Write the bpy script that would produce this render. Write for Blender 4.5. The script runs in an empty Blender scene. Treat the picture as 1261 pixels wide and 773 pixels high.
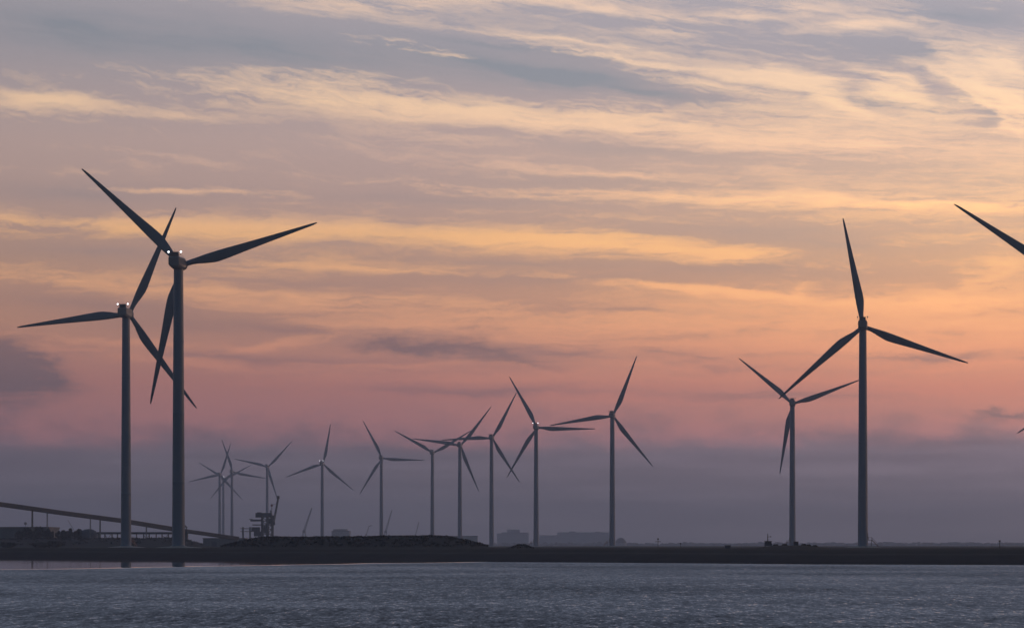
import bpy, bmesh, math, random
from mathutils import Vector, Matrix
from math import radians as R, sin, cos, pi

random.seed(7)
scene = bpy.context.scene
COL = scene.collection

# ------------------------------------------------------------------ camera
F = 4000.0            # focal length in photo pixels (photo 1261 px wide)
CX, HY = 630.5, 671.0  # vanishing column and horizon row in the photo
EYE = 4.3
cam_d = bpy.data.cameras.new('camera')
cam_d.sensor_width = 36.0
cam_d.lens = F / 1261.0 * 36.0
cam_d.shift_y = (HY - 386.5) / 1261.0
cam_d.clip_start = 1.0
cam_d.clip_end = 60000.0
cam = bpy.data.objects.new('camera', cam_d)
cam.location = (0, 0, EYE)
cam.rotation_euler = (R(90), 0, 0)
COL.objects.link(cam)
scene.camera = cam

# ------------------------------------------------------------------ render
scene.view_settings.view_transform = 'Standard'
scene.view_settings.look = 'None'
scene.view_settings.exposure = 0.0
scene.view_settings.gamma = 1.0
scene.view_settings.use_curve_mapping = False
scene.render.engine = 'CYCLES'
cy = scene.cycles
cy.max_bounces = 4
cy.diffuse_bounces = 2
cy.glossy_bounces = 2
cy.transmission_bounces = 2
cy.volume_bounces = 0
cy.sample_clamp_indirect = 4.0
cy.use_denoising = True
cy.caustics_reflective = False
cy.caustics_refractive = False


def lin(c):
    """sRGB 0-255 -> linear rgba"""
    o = []
    for v in c:
        v = v / 255.0
        o.append(v / 12.92 if v <= 0.04045 else ((v + 0.055) / 1.055) ** 2.4)
    return (o[0], o[1], o[2], 1.0)


class NT:
    """small helper to write node trees"""
    def __init__(self, tree):
        self.t = tree
        self.n = tree.nodes
        self.l = tree.links

    def new(self, typ, **kw):
        n = self.n.new(typ)
        for k, v in kw.items():
            setattr(n, k, v)
        return n

    def put(self, sock, v):
        if isinstance(v, bpy.types.NodeSocket):
            self.l.new(v, sock)
        elif v is not None:
            sock.default_value = v

    def math(self, op, a, b=None, c=None, clamp=False):
        n = self.new('ShaderNodeMath', operation=op)
        n.use_clamp = clamp
        self.put(n.inputs[0], a)
        self.put(n.inputs[1], b)
        self.put(n.inputs[2], c)
        return n.outputs[0]

    def vmath(self, op, a, b=None, out=0):
        n = self.new('ShaderNodeVectorMath', operation=op)
        self.put(n.inputs[0], a)
        self.put(n.inputs[1], b)
        return n.outputs[out]

    def comb(self, x, y, z):
        n = self.new('ShaderNodeCombineXYZ')
        self.put(n.inputs[0], x); self.put(n.inputs[1], y); self.put(n.inputs[2], z)
        return n.outputs[0]

    def sep(self, v):
        n = self.new('ShaderNodeSeparateXYZ')
        self.put(n.inputs[0], v)
        return n.outputs

    def mapping(self, v, loc=(0, 0, 0), rot=(0, 0, 0), scale=(1, 1, 1), typ='POINT'):
        n = self.new('ShaderNodeMapping', vector_type=typ)
        self.put(n.inputs['Vector'], v)
        n.inputs['Location'].default_value = loc
        n.inputs['Rotation'].default_value = rot
        n.inputs['Scale'].default_value = scale
        return n.outputs[0]

    def noise(self, v, scale=1.0, detail=4.0, rough=0.5, dist=0.0, col=False):
        n = self.new('ShaderNodeTexNoise')
        self.put(n.inputs['Vector'], v)
        n.inputs['Scale'].default_value = scale
        n.inputs['Detail'].default_value = detail
        n.inputs['Roughness'].default_value = rough
        n.inputs['Distortion'].default_value = dist
        return n.outputs['Color' if col else 'Fac']

    def ramp(self, f, stops):
        n = self.new('ShaderNodeValToRGB')
        self.put(n.inputs[0], f)
        e = n.color_ramp.elements
        while len(e) > 1:
            e.remove(e[-1])
        e[0].position = stops[0][0]; e[0].color = stops[0][1]
        for p, c in stops[1:]:
            x = e.new(p); x.color = c
        return n.outputs[0]

    def mix(self, f, a, b, blend='MIX'):
        n = self.new('ShaderNodeMix', data_type='RGBA', blend_type=blend)
        n.clamp_result = False
        self.put(n.inputs['Factor'], f)
        self.put(n.inputs[6], a)
        self.put(n.inputs[7], b)
        return n.outputs[2]

    def maprange(self, v, a, b, c=0.0, d=1.0, smooth=True):
        n = self.new('ShaderNodeMapRange')
        n.interpolation_type = 'SMOOTHSTEP' if smooth else 'LINEAR'
        n.clamp = True
        self.put(n.inputs[0], v)
        for i, q in enumerate((a, b, c, d)):
            self.put(n.inputs[i + 1], q)
        return n.outputs[0]


# ------------------------------------------------------------------ sky (world)
SUN_AZ, SUN_EL = 76.0, 2.0        # degrees right of the view, degrees above the horizon

world = bpy.data.worlds.new('World')
scene.world = world
world.use_nodes = True
world.node_tree.nodes.clear()
W = NT(world.node_tree)
tc = W.new('ShaderNodeTexCoord')
nx, ny, nz = W.sep(tc.outputs['Generated'])
az = W.math('ARCTAN2', nx, ny)
el = W.math('ARCSINE', nz)
# cloud coordinates: hundredths of a radian x 40, azimuth across and elevation up
A = W.math('MULTIPLY', az, F / 100.0)
Ev = W.math('MULTIPLY', el, F / 100.0)
V = W.comb(A, Ev, 0.0)


def cpos(px, py):
    return ((px - CX) / 100.0, (HY - py) / 100.0)


# the high cirrus slopes down to the right, the low streaks lie level
V0 = V
V = W.comb(A, W.math('MULTIPLY_ADD', A, W.math('MULTIPLY', W.maprange(Ev, 3.4, 6.2), 0.13), Ev), 0.0)

# soft warp so that no streak has a drawn outline
w1 = W.noise(W.mapping(V, scale=(0.55, 1.7, 1)), 1.0, 3.0, 0.55, col=True)
w1 = W.vmath('SUBTRACT', w1, (0.5, 0.5, 0.5))
w1 = W.vmath('MULTIPLY', w1, (1.5, 0.24, 0.0))
VW = W.vmath('ADD', V, w1)
VB = W.vmath('ADD', V0, w1)
w2 = W.noise(W.mapping(V, loc=(3.1, 7.7, 0), scale=(2.2, 5.0, 1)), 1.0, 4.0, 0.6, col=True)
w2 = W.vmath('MULTIPLY', W.vmath('SUBTRACT', w2, (0.5, 0.5, 0.5)), (0.60, 0.09, 0.0))
VW = W.vmath('ADD', VW, w2)
VB = W.vmath('ADD', VB, w2)

# fibres of the cirrus: long thin noise, tilted down to the right a little
fib = W.noise(W.mapping(VW, loc=(11.3, 2.9, 0), rot=(0, 0, R(4)), scale=(0.36, 3.6, 1)), 1.0, 7.0, 0.60, 0.15)
fib2 = W.noise(W.mapping(VW, loc=(41.3, 22.9, 0), rot=(0, 0, R(9)), scale=(0.9, 9.0, 1)), 1.0, 6.0, 0.66, 0.25)
tex = W.math('ADD', W.math('MULTIPLY', fib, 0.62), W.math('MULTIPLY', fib2, 0.38))
texs = W.maprange(tex, 0.34, 0.66)
# hair-fine combing of the cirrus and curled feathery tufts
w3 = W.noise(W.mapping(V, loc=(8.3, 1.2, 0), scale=(1.6, 3.2, 1)), 1.0, 3.0, 0.6, col=True)
VF = W.vmath('ADD', V, W.vmath('MULTIPLY', W.vmath('SUBTRACT', w3, (0.5, 0.5, 0.5)), (0.9, 0.35, 0.0)))
fib3 = W.noise(W.mapping(VF, loc=(70.3, 4.9, 0), rot=(0, 0, R(7)), scale=(1.5, 15.0, 1)), 1.0, 6.0, 0.72, 0.2)
fine = W.math('SUBTRACT', fib3, 0.5)
tuft = W.noise(W.mapping(VF, loc=(13.0, 44.0, 0), rot=(0, 0, R(28)), scale=(2.4, 6.5, 1)), 1.0, 6.0, 0.7, 0.8)


def blobs(lst, coord):
    acc = 0.0
    for (px, py, hl, ht, tilt, s) in lst:
        x, y = cpos(px, py)
        m = W.mapping(coord, loc=(x, y, 0), rot=(0, 0, R(-tilt)), scale=(hl / 100.0, ht / 100.0, 1), typ='TEXTURE')
        g = W.new('ShaderNodeTexGradient', gradient_type='QUADRATIC_SPHERE')
        W.put(g.inputs[0], m)
        acc = W.math('MULTIPLY_ADD', g.outputs['Fac'], s, acc)
    return acc


LIGHT = [
    # upper left
    (40, 132, 150, 26, 3, 1.3), (430, 128, 430, 34, 4, 1.5), (600, 146, 300, 26, 5, 1.1),
    (400, 100, 220, 26, 2, .7), (440, 10, 260, 28, 2, .8), (600, 8, 200, 16, 2, .7),
    (520, 60, 180, 12, 9, .6), (200, 150, 180, 14, 3, .5),
    (200, 241, 300, 8, 1.5, .8), (560, 232, 220, 12, 5, .6),
    (200, 284, 620, 26, 0.5, 1.6), (500, 292, 420, 20, 1, .9),
    # upper right
    (740, 14, 260, 16, 7, 1.2), (960, 24, 170, 17, -1, 1.3), (1065, 42, 130, 15, -1, 1.3), (830, 45, 160, 12, 2, .5),
    (965, 104, 120, 20, 7, 2.4), (1035, 132, 70, 22, 25, 1.8), (1110, 122, 100, 28, 25, 1.8),
    (1225, 128, 160, 40, 32, 2.4), (1250, 95, 90, 26, 20, 1.6), (1000, 150, 420, 60, 5, .55),
    (740, 148, 260, 28, 5, 1.1), (900, 172, 420, 30, 4, .7), (1030, 183, 170, 8, 3, .9),
    (900, 248, 520, 16, 1.5, 1.2), (1170, 256, 300, 18, 1, 1.0), (690, 296, 220, 12, 1, .8),
    (760, 80, 300, 16, 8, .5), (740, 215, 220, 14, 7, .5),
    # middle
    (740, 307, 400, 24, 3.5, 1.3), (890, 320, 80, 14, -6, .8), (880, 361, 240, 12, 4, 1.5), (985, 362, 40, 10, -25, 1.0),
    (1130, 379, 360, 24, 1, 1.0), (1180, 352, 150, 26, -30, .5), (1080, 420, 560, 70, 0, 1.9),
    (700, 405, 420, 46, 2, 1.2), (100, 347, 320, 24, 2, 1.2), (400, 374, 520, 20, 2, .9),
    (520, 400, 420, 18, 1, .7), (480, 449, 180, 7, 1, .9), (330, 425, 160, 12, -12, .5),
    (770, 82, 300, 9, 9, 1.0), (700, 58, 260, 8, 9, .8), (870, 112, 200, 8, 9, .9), (540, 72, 200, 8, 10, .8), (1180, 110, 120, 9, 22, 1.2), (1210, 140, 110, 9, 38, 1.2), (1100, 108, 90, 7, 20, 1.0),
    (1150, 480, 360, 34, 0, 1.1), (330, 427, 120, 9, -10, .9), (250, 452, 260, 9, 2, .7), (820, 452, 300, 9, 2, .8), (1000, 468, 320, 10, 1, .9),
    (560, 466, 240, 8, 1, .7), (700, 488, 360, 9, 1, .7), (1180, 452, 200, 9, -2, .9), (130, 420, 260, 9, 3, .7),
    (880, 360, 200, 7, 4, 1.6), (720, 303, 330, 10, 3, 1.0), (600, 144, 280, 11, 5, 1.1), (1120, 374, 280, 9, 2, .9), (220, 283, 520, 11, .5, 1.0),
    (60, 130, 110, 11, 4, .9), (450, 333, 420, 8, 2, .6), (380, 365, 420, 8, 2, .7), (660, 392, 380, 9, 2, .6), (950, 404, 380, 10, 1, .7), (620, 470, 560, 34, 0, .8), (150, 440, 260, 20, 4, .5), (400, 330, 500, 22, 2, .4),
]
DIM = [
    # blue-grey gaps
    (330, 68, 620, 62, 3, 1.1), (80, 40, 300, 60, 2, .8), (700, 100, 300, 30, 8, 1.0), (1130, 76, 240, 38, 3, .6),
    (110, 246, 300, 26, 1, .8), (780, 188, 240, 16, 4, .6), (1090, 135, 110, 20, 8, .8), (1200, 145, 60, 20, 40, .6),
    (900, 283, 420, 26, 2, .6), (920, 333, 400, 30, 1, .8), (700, 225, 300, 20, 3, .5), (140, 318, 330, 22, 2, .7),
    (130, 380, 320, 30, 3, .7), (330, 405, 420, 26, 1, .7), (640, 345, 400, 18, 1, .5), (1180, 30, 200, 36, 2, .8),
    (700, 440, 240, 24, 2, .6), (940, 455, 260, 14, 1, .5), (680, 96, 260, 12, 9, .9), (790, 118, 230, 11, 9, .8), (610, 60, 220, 10, 9, .6), (1195, 122, 70, 9, 35, .35), (660, 435, 160, 18, 3, .5), (1010, 300, 300, 26, 2, .8), (560, 250, 400, 16, 2, .6), (1120, 440, 320, 14, 1, .6), (860, 436, 300, 12, 2, .6),
    (300, 440, 360, 12, 2, .6), (600, 480, 400, 12, 1, .6), (980, 488, 300, 10, 1, .6), (820, 384, 300, 10, 3, .5), (380, 350, 300, 10, 2, .5), (620, 325, 260, 10, 3, .6),
]
DARK = [
    (5, 462, 130, 74, 14, 2.6), (30, 440, 70, 40, 20, .8), (70, 476, 110, 26, 10, .6),
    (520, 428, 160, 30, 2, 1.1), (600, 432, 130, 24, 6, .8), (470, 422, 90, 20, 3, .6), (650, 446, 110, 20, 4, .5),
    (1190, 556, 260, 52, 0, 1.4), (1235, 512, 120, 12, 1, 1.1), (1100, 556, 240, 28, 0, .8),
]
lightm = blobs(LIGHT, VB)
dimm = blobs(DIM, VB)
wd = W.noise(W.mapping(V, loc=(1.7, 3.3, 0), scale=(2.4, 5.5, 1)), 1.0, 6.0, 0.68, col=True)
VD = W.vmath('ADD', V0, W.vmath('MULTIPLY', W.vmath('SUBTRACT', wd, (.5, .5, .5)), (1.0, 0.42, 0)))
darkm = blobs(DARK, VD)

et = W.math('DIVIDE', Ev, 7.0)     # 0..1 over the frame's height above the horizon


def st(lst):
    return [((HY - py) / 700.0, lin(c)) for py, c in sorted(lst, key=lambda q: -q[0])]


base = W.ramp(et, st([(-20, (178, 170, 176)), (60, (172, 164, 170)), (110, (180, 165, 166)), (180, (194, 168, 161)), (245, (190, 161, 152)),
                      (320, (196, 156, 136)), (400, (200, 148, 126)), (470, (188, 130, 122)), (520, (184, 128, 128)), (548, (184, 130, 134)),
                      (560, (131, 115, 125)), (620, (127, 115, 126)), (671, (120, 113, 124))]))
lightc = W.ramp(et, st([(-20, (238, 206, 186)), (60, (252, 216, 186)), (130, (255, 215, 178)), (200, (246, 200, 172)), (250, (255, 202, 160)),
                        (290, (255, 196, 140)), (370, (246, 180, 136)), (430, (224, 156, 128)), (480, (198, 132, 122)),
                        (520, (196, 134, 128)), (550, (190, 134, 134)), (575, (134, 116, 126)), (671, (121, 113, 124))]))
dimc = W.ramp(et, st([(-20, (148, 152, 163)), (100, (150, 152, 160)), (200, (170, 154, 154)), (300, (172, 148, 144)), (400, (152, 122, 122)),
                      (500, (136, 106, 114)), (560, (128, 114, 124)), (671, (120, 113, 124))]))

side = W.math('MULTIPLY', A, 0.05)                       # brighter towards the glow on the right
m0 = W.math('MULTIPLY', lightm, W.math('MULTIPLY_ADD', texs, 1.35, 0.35))
m1 = W.math('MULTIPLY_ADD', W.math('SUBTRACT', texs, 0.40), 0.42, m0)
m1 = W.math('ADD', m1, W.math('MULTIPLY', side, 0.35))
m1 = W.math('MULTIPLY_ADD', fine, W.math('MULTIPLY_ADD', lightm, 1.5, 1.1), m1)
m1 = W.math('MULTIPLY_ADD', W.math('SUBTRACT', tuft, 0.5), W.math('MULTIPLY', lightm, 1.7), m1)
m1 = W.math('SUBTRACT', m1, W.math('MULTIPLY', dimm, 0.6))
# soft shoulder
lm = W.math('SUBTRACT', 1.0, W.math('EXPONENT', W.math('MULTIPLY', W.math('MAXIMUM', m1, 0.0), -1.25)))
dm = W.math('MULTIPLY', dimm, W.math('MULTIPLY_ADD', texs, -0.6, 1.15), clamp=True)
c = W.mix(dm, base, dimc)
c = W.mix(lm, c, lightc)
darkc = W.ramp(et, st([(400, (140, 112, 114)), (440, (126, 106, 112)), (480, (108, 98, 108)), (530, (134, 108, 118)), (580, (126, 112, 122))]))
dk = W.maprange(W.math('MULTIPLY', darkm, W.math('MULTIPLY_ADD', fine, 1.2, W.math('MULTIPLY_ADD', texs, -0.5, 1.25))), 0.0, 1.25, 0.0, 0.80)
c = W.mix(dk, c, darkc)
# low bank of haze-grey cloud with a soft ragged top
bn = W.noise(W.mapping(V, loc=(5, 9, 0), scale=(1.0, 2.0, 1)), 1.0, 5.0, 0.6)
bn2 = W.noise(W.mapping(V, loc=(2, 6, 0), scale=(3.4, 7.0, 1)), 1.0, 5.0, 0.65)
btop = W.math('MULTIPLY_ADD', bn2, 0.16, W.math('MULTIPLY_ADD', bn, 1.1, 0.72))
bm_ = W.maprange(W.math('SUBTRACT', Ev, btop), -0.34, 0.32, 1.0, 0.0)
bankc = W.ramp(et, st([(535, (118, 105, 118)), (580, (126, 114, 126)), (640, (125, 115, 126)), (671, (120, 113, 124))]))
lay = W.noise(W.mapping(V0, loc=(9, 31, 0), scale=(0.35, 4.5, 1)), 1.0, 5.0, 0.6)
layg = W.maprange(lay, 0.3, 0.7, 0.84, 1.14)
bankc = W.mix(1.0, bankc, W.comb(layg, layg, layg), 'MULTIPLY')
c = W.mix(W.math('MULTIPLY', bm_, 0.9), c, bankc)
# left is duller, right brighter
gain = W.maprange(A, -7.0, 7.0, 0.87, 1.18, smooth=False)
c = W.mix(1.0, c, W.comb(gain, gain, gain), 'MULTIPLY')
# the afterglow over the sunset point, to the right of the view
glow = W.math('MULTIPLY', W.maprange(A, -1.5, 6.5, smooth=False), W.maprange(Ev, 4.2, 5.8, 1.0, 0.0))
gb = W.maprange(Ev, 1.0, 1.7, 0.30, 0.06)
c = W.mix(1.0, c, W.comb(W.math('MULTIPLY_ADD', glow, .46, 1.0), W.math('MULTIPLY_ADD', glow, .37, 1.0), W.math('MULTIPLY_ADD', glow, gb, 1.0)), 'MULTIPLY')

# above the frame: the same high cloud, greying towards the zenith
upn = W.noise(W.mapping(tc.outputs['Generated'], scale=(1.5, 1.5, 5)), 1.6, 5.0, 0.6)
upc = W.mix(W.maprange(upn, 0.35, 0.7), lin((138, 149, 173)), lin((147, 151, 172)))
upz = W.maprange(Ev, 14.0, 45.0)
upc = W.mix(upz, upc, lin((76, 86, 106)))
c = W.mix(W.maprange(Ev, 6.7, 9.5), c, upc)

# the clear dusk sky behind and around (Nishita), the glow only where the sun went down
sky = W.new('ShaderNodeTexSky', sky_type='NISHITA')
sky.sun_disc = False
sky.sun_elevation = R(SUN_EL)
sky.sun_rotation = R(SUN_AZ)
sky.altitude = 0
sky.air_density = 1.0
sky.dust_density = 1.0
sky.ozone_density = 2.0
front = W.maprange(W.math('ABSOLUTE', az), R(22), R(85), 1.0, 0.0)
bg1 = W.new('ShaderNodeBackground')
W.put(bg1.inputs[0], sky.outputs[0]); bg1.inputs[1].default_value = 0.10
bg2 = W.new('ShaderNodeBackground')
W.put(bg2.inputs[0], c); bg2.inputs[1].default_value = 1.0
mx = W.new('ShaderNodeMixShader')
W.put(mx.inputs[0], front); W.put(mx.inputs[1], bg1.outputs[0]); W.put(mx.inputs[2], bg2.outputs[0])
wo = W.new('ShaderNodeOutputWorld')
W.put(wo.inputs[0], mx.outputs[0])
world.cycles.sampling_method = 'MANUAL'
world.cycles.sample_map_resolution = 512

# ------------------------------------------------------------------ sun (low, behind cloud)
sd = bpy.data.lights.new('sun', 'SUN')
sd.energy = 0.36
sd.angle = R(12)
sd.color = (1.0, 0.5, 0.3)
sun = bpy.data.objects.new('sun', sd)
COL.objects.link(sun)
sdir = Vector((sin(R(SUN_AZ)) * cos(R(SUN_EL)), cos(R(SUN_AZ)) * cos(R(SUN_EL)), sin(R(SUN_EL))))
sun.rotation_euler = sdir.to_track_quat('Z', 'Y').to_euler()
sun.location = (300, 0, 200)


# ------------------------------------------------------------------ materials
def principled(name, col, rough=0.6, vary=0.0, vscale=1.0, metallic=0.0, stretch=(1, 1, 1), coord='Object'):
    m = bpy.data.materials.new(name)
    m.use_nodes = True
    t = NT(m.node_tree)
    b = m.node_tree.nodes['Principled BSDF']
    b.inputs['Roughness'].default_value = rough
    b.inputs['Metallic'].default_value = metallic
    base = (col[0], col[1], col[2], 1)
    if vary:
        tcn = t.new('ShaderNodeTexCoord')
        n = t.noise(t.mapping(tcn.outputs[coord], scale=stretch), vscale, 5.0, 0.6)
        lo = tuple(v * (1 - vary) for v in col) + (1,)
        hi = tuple(min(1, v * (1 + vary)) for v in col) + (1,)
        t.put(b.inputs['Base Color'], t.mix(t.maprange(n, 0.3, 0.7), lo, hi))
        t.put(b.inputs['Roughness'], t.maprange(n, 0.3, 0.7, max(0, rough - .1), min(1, rough + .1)))
    else:
        b.inputs['Base Color'].default_value = base
    return m


def emitter(name, col, s):
    m = bpy.data.materials.new(name)
    m.use_nodes = True
    b = m.node_tree.nodes['Principled BSDF']
    b.inputs['Base Color'].default_value = (.8, .8, .8, 1)
    b.inputs['Emission Color'].default_value = col
    b.inputs['Emission Strength'].default_value = s
    return m


M = {}
M['paint'] = principled('dusk_tinted_tower_paint', (.14, .215, .35), .45, .05, .25, stretch=(1, 1, .3))  # white paint's colour tinted blue, standing in for dusk sky light
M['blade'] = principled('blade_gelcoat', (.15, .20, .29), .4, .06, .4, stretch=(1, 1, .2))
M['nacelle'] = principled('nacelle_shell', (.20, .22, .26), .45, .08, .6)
M['dark_steel'] = principled('dark_steel', (.09, .09, .10), .6, .25, .8)
M['steel'] = principled('galvanised_steel', (.22, .23, .25), .5, .2, .8)
M['concrete'] = principled('concrete', (.34, .35, .34), .85, .2, .5)
M['glass_lamp'] = principled('lamp_glass', (.5, .5, .5), .2, .05, 2)
M['lit'] = emitter('lit_aviation_lamp', (.90, .94, 1.0, 1), 4.0)
M['cladding'] = principled('grey_cladding', (.10, .125, .16), .6, .15, .2, stretch=(3, 3, .3))
M['cladding_dark'] = principled('dark_cladding', (.05, .066, .10), .6, .15, .2, stretch=(3, 3, .3))
M['facade'] = principled('pale_facade', (.42, .42, .44), .8, .15, .05)
M['window'] = principled('window_glass', (.05, .06, .07), .15, .1, .5)
M['roof'] = principled('roof_sheet', (.14, .14, .15), .7, .2, .2)
M['bark'] = principled('bark', (.06, .05, .04), .9, .3, 2)
M['leaf'] = principled('leaves', (.035, .045, .032), .9, .4, .35)
M['scrub'] = principled('scrub_leaves', (.02, .026, .026), .9, .35, .25)
M['red'] = principled('faded_red_paint', (.30, .08, .07), .6, .2, .5)
M['rust'] = principled('rusty_stair_steel', (.26, .15, .12), .7, .25, .6)


# ------------------------------------------------------------------ mesh helpers
class MB:
    def __init__(self):
        self.v = []
        self.f = []
        self.smooth = []

    def add(self, vs, fs, smooth=False):
        o = len(self.v)
        self.v += [tuple(p) for p in vs]
        self.f += [tuple(i + o for i in q) for q in fs]
        self.smooth += [smooth] * len(fs)

    def box(self, a, b):
        x0, y0, z0 = a; x1, y1, z1 = b
        self.add([(x0, y0, z0), (x1, y0, z0), (x1, y1, z0), (x0, y1, z0), (x0, y0, z1), (x1, y0, z1), (x1, y1, z1), (x0, y1, z1)],
                 [(0, 3, 2, 1), (4, 5, 6, 7), (0, 1, 5, 4), (1, 2, 6, 5), (2, 3, 7, 6), (3, 0, 4, 7)])
        return self

    def rings(self, rings, smooth=True, cap=True):
        n = len(rings[0]); vs = [p for r in rings for p in r]; fs = []
        for i in range(len(rings) - 1):
            for j in range(n):
                k = (j + 1) % n
                fs.append((i * n + j, i * n + k, (i + 1) * n + k, (i + 1) * n + j))
        self.add(vs, fs, smooth)
        if cap:
            self.add(rings[0], [tuple(reversed(range(n)))])
            self.add(rings[-1], [tuple(range(n))])
        return self

    def tube(self, p0, p1, r0, r1=None, n=8, smooth=True):
        r1 = r0 if r1 is None else r1
        p0 = Vector(p0); p1 = Vector(p1)
        q = (p1 - p0).to_track_quat('Z', 'Y')
        rr = []
        for p, r in ((p0, r0), (p1, r1)):
            rr.append([p + q @ Vector((r * cos(2 * pi * i / n), r * sin(2 * pi * i / n), 0)) for i in range(n)])
        return self.rings(rr, smooth)

    def bar(self, p0, p1, w, h=None):
        """square bar between two points"""
        h = w if h is None else h
        p0 = Vector(p0); p1 = Vector(p1)
        d = (p1 - p0).normalized()
        up = Vector((0, 0, 1)) if abs(d.z) < .9 else Vector((0, 1, 0))
        s = d.cross(up).normalized() * w / 2
        u = s.normalized().cross(d).normalized() * h / 2
        rr = [[p + s * a + u * b for a, b in ((-1, -1), (1, -1), (1, 1), (-1, 1))] for p in (p0, p1)]
        return self.rings(rr, False)

    def lathe(self, prof, n=24, axis='Z', c=(0, 0, 0), smooth=True):
        rr = []
        for r, z in prof:
            ring = []
            for i in range(n):
                a = 2 * pi * i / n
                if axis == 'Z':
                    ring.append((c[0] + r * cos(a), c[1] + r * sin(a), c[2] + z))
                else:  # Y
                    ring.append((c[0] + r * cos(a), c[1] + z, c[2] - r * sin(a)))
            rr.append(ring)
        return self.rings(rr, smooth)

    def mesh(self, name, mat):
        me = bpy.data.meshes.new(name)
        me.from_pydata(self.v, [], self.f)
        me.polygons.foreach_set('use_smooth', self.smooth)
        me.materials.append(mat)
        me.update()
        return me

    def build(self, name, mat, parent=None, loc=None):
        o = bpy.data.objects.new(name, self.mesh(name, mat))
        COL.objects.link(o)
        if parent:
            o.parent = parent
        if loc:
            o.location = loc
        return o


def tag(o, label=None, cat=None, group=None, kind=None):
    for k, v in (('label', label), ('category', cat), ('group', group), ('kind', kind)):
        if v:
            o[k] = v
    return o


def empty(name, loc, rz=0.0):
    o = bpy.data.objects.new(name, None)
    o.location = loc
    o.rotation_euler = (0, 0, rz)
    o.empty_display_size = 2
    COL.objects.link(o)
    return o


def X(px, D):
    return (px - CX) / F * D


def Z(py, D):
    return EYE + (HY - py) / F * D


# ------------------------------------------------------------------ water
wm = bpy.data.materials.new('rippled_water')
wm.use_nodes = True
t = NT(wm.node_tree)
b = wm.node_tree.nodes['Principled BSDF']
geo = t.new('ShaderNodeNewGeometry')
P = geo.outputs['Position']
px_, py_, pz_ = t.sep(P)
b.inputs['Base Color'].default_value = (.012, .02, .03, 1)
b.inputs['IOR'].default_value = 1.33
b.inputs['Roughness'].default_value = 0.12
# sheltered strip under the shore on the left: a calm slick
edge = t.math('MULTIPLY_ADD', px_, 3.3, 867.0)
en = t.noise(t.mapping(P, scale=(.02, .012, 1)), 1.0, 5, .6)
edge = t.math('MULTIPLY_ADD', en, 90.0, t.math('ADD', edge, -48.0))
calm = t.maprange(t.math('SUBTRACT', py_, edge), -24.0, 24.0)
# wave facets: slopes read straight from noise at several sizes (gusts change their height)
def slope(sx, sy, off, det=3.0):
    n = t.noise(t.mapping(P, loc=(off, off * .7, 0), scale=(sx, sy, 1)), 1.0, det, .6, col=True)
    return t.vmath('SUBTRACT', n, (.5, .5, .5))


n3 = t.noise(t.mapping(P, rot=(0, 0, R(-4)), scale=(.012, .009, 1)), 1.0, 5.0, .62)
gust = t.maprange(n3, .32, .68, .72, 1.2)
amp = t.math('MULTIPLY', gust, t.math('MULTIPLY_ADD', calm, -.975, 1.0))
sl = t.vmath('MULTIPLY', slope(8.0, 1.7, 3.0), (.32, .5, 0))
sl = t.vmath('ADD', sl, t.vmath('MULTIPLY', slope(3.6, .7, 17.0), (.25, .56, 0)))
sl = t.vmath('ADD', sl, t.vmath('MULTIPLY', slope(1.4, .22, 51.0), (.12, .42, 0)))
sl = t.vmath('MULTIPLY', sl, t.comb(amp, amp, 0.0))
sl = t.vmath('ADD', sl, t.comb(0.0, t.math('MULTIPLY', amp, -.25), 0.0))
nrm = t.vmath('NORMALIZE', t.vmath('ADD', sl, (0, 0, 1)))
t.put(b.inputs['Normal'], nrm)
t.put(b.inputs['Roughness'], t.math('MULTIPLY_ADD', calm, -.08, .12))
mb = MB()
mb.add([(-12000, -3000, 0), (12000, -3000, 0), (12000, 12000, 0), (-12000, 12000, 0)], [(0, 1, 2, 3)])
tag(mb.build('water', wm), kind='structure')

# ------------------------------------------------------------------ land
SHORE = [(-4200, 1500), (-1500, 1200), (0, 1049), (260, 940), (430, 885), (600, 843), (900, 765), (1000, 732), (1261, 711), (2500, 680), (5500, 640)]


def interp(tab, x):
    if x <= tab[0][0]:
        return tab[0][1]
    for (a, va), (b_, vb) in zip(tab, tab[1:]):
        if x <= b_:
            return va + (vb - va) * (x - a) / (b_ - a)
    return tab[-1][1]


def sm(x, a, b_):
    u = max(0.0, min(1.0, (x - a) / (b_ - a)))
    return u * u * (3 - 2 * u)


from mathutils import noise as mn


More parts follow.
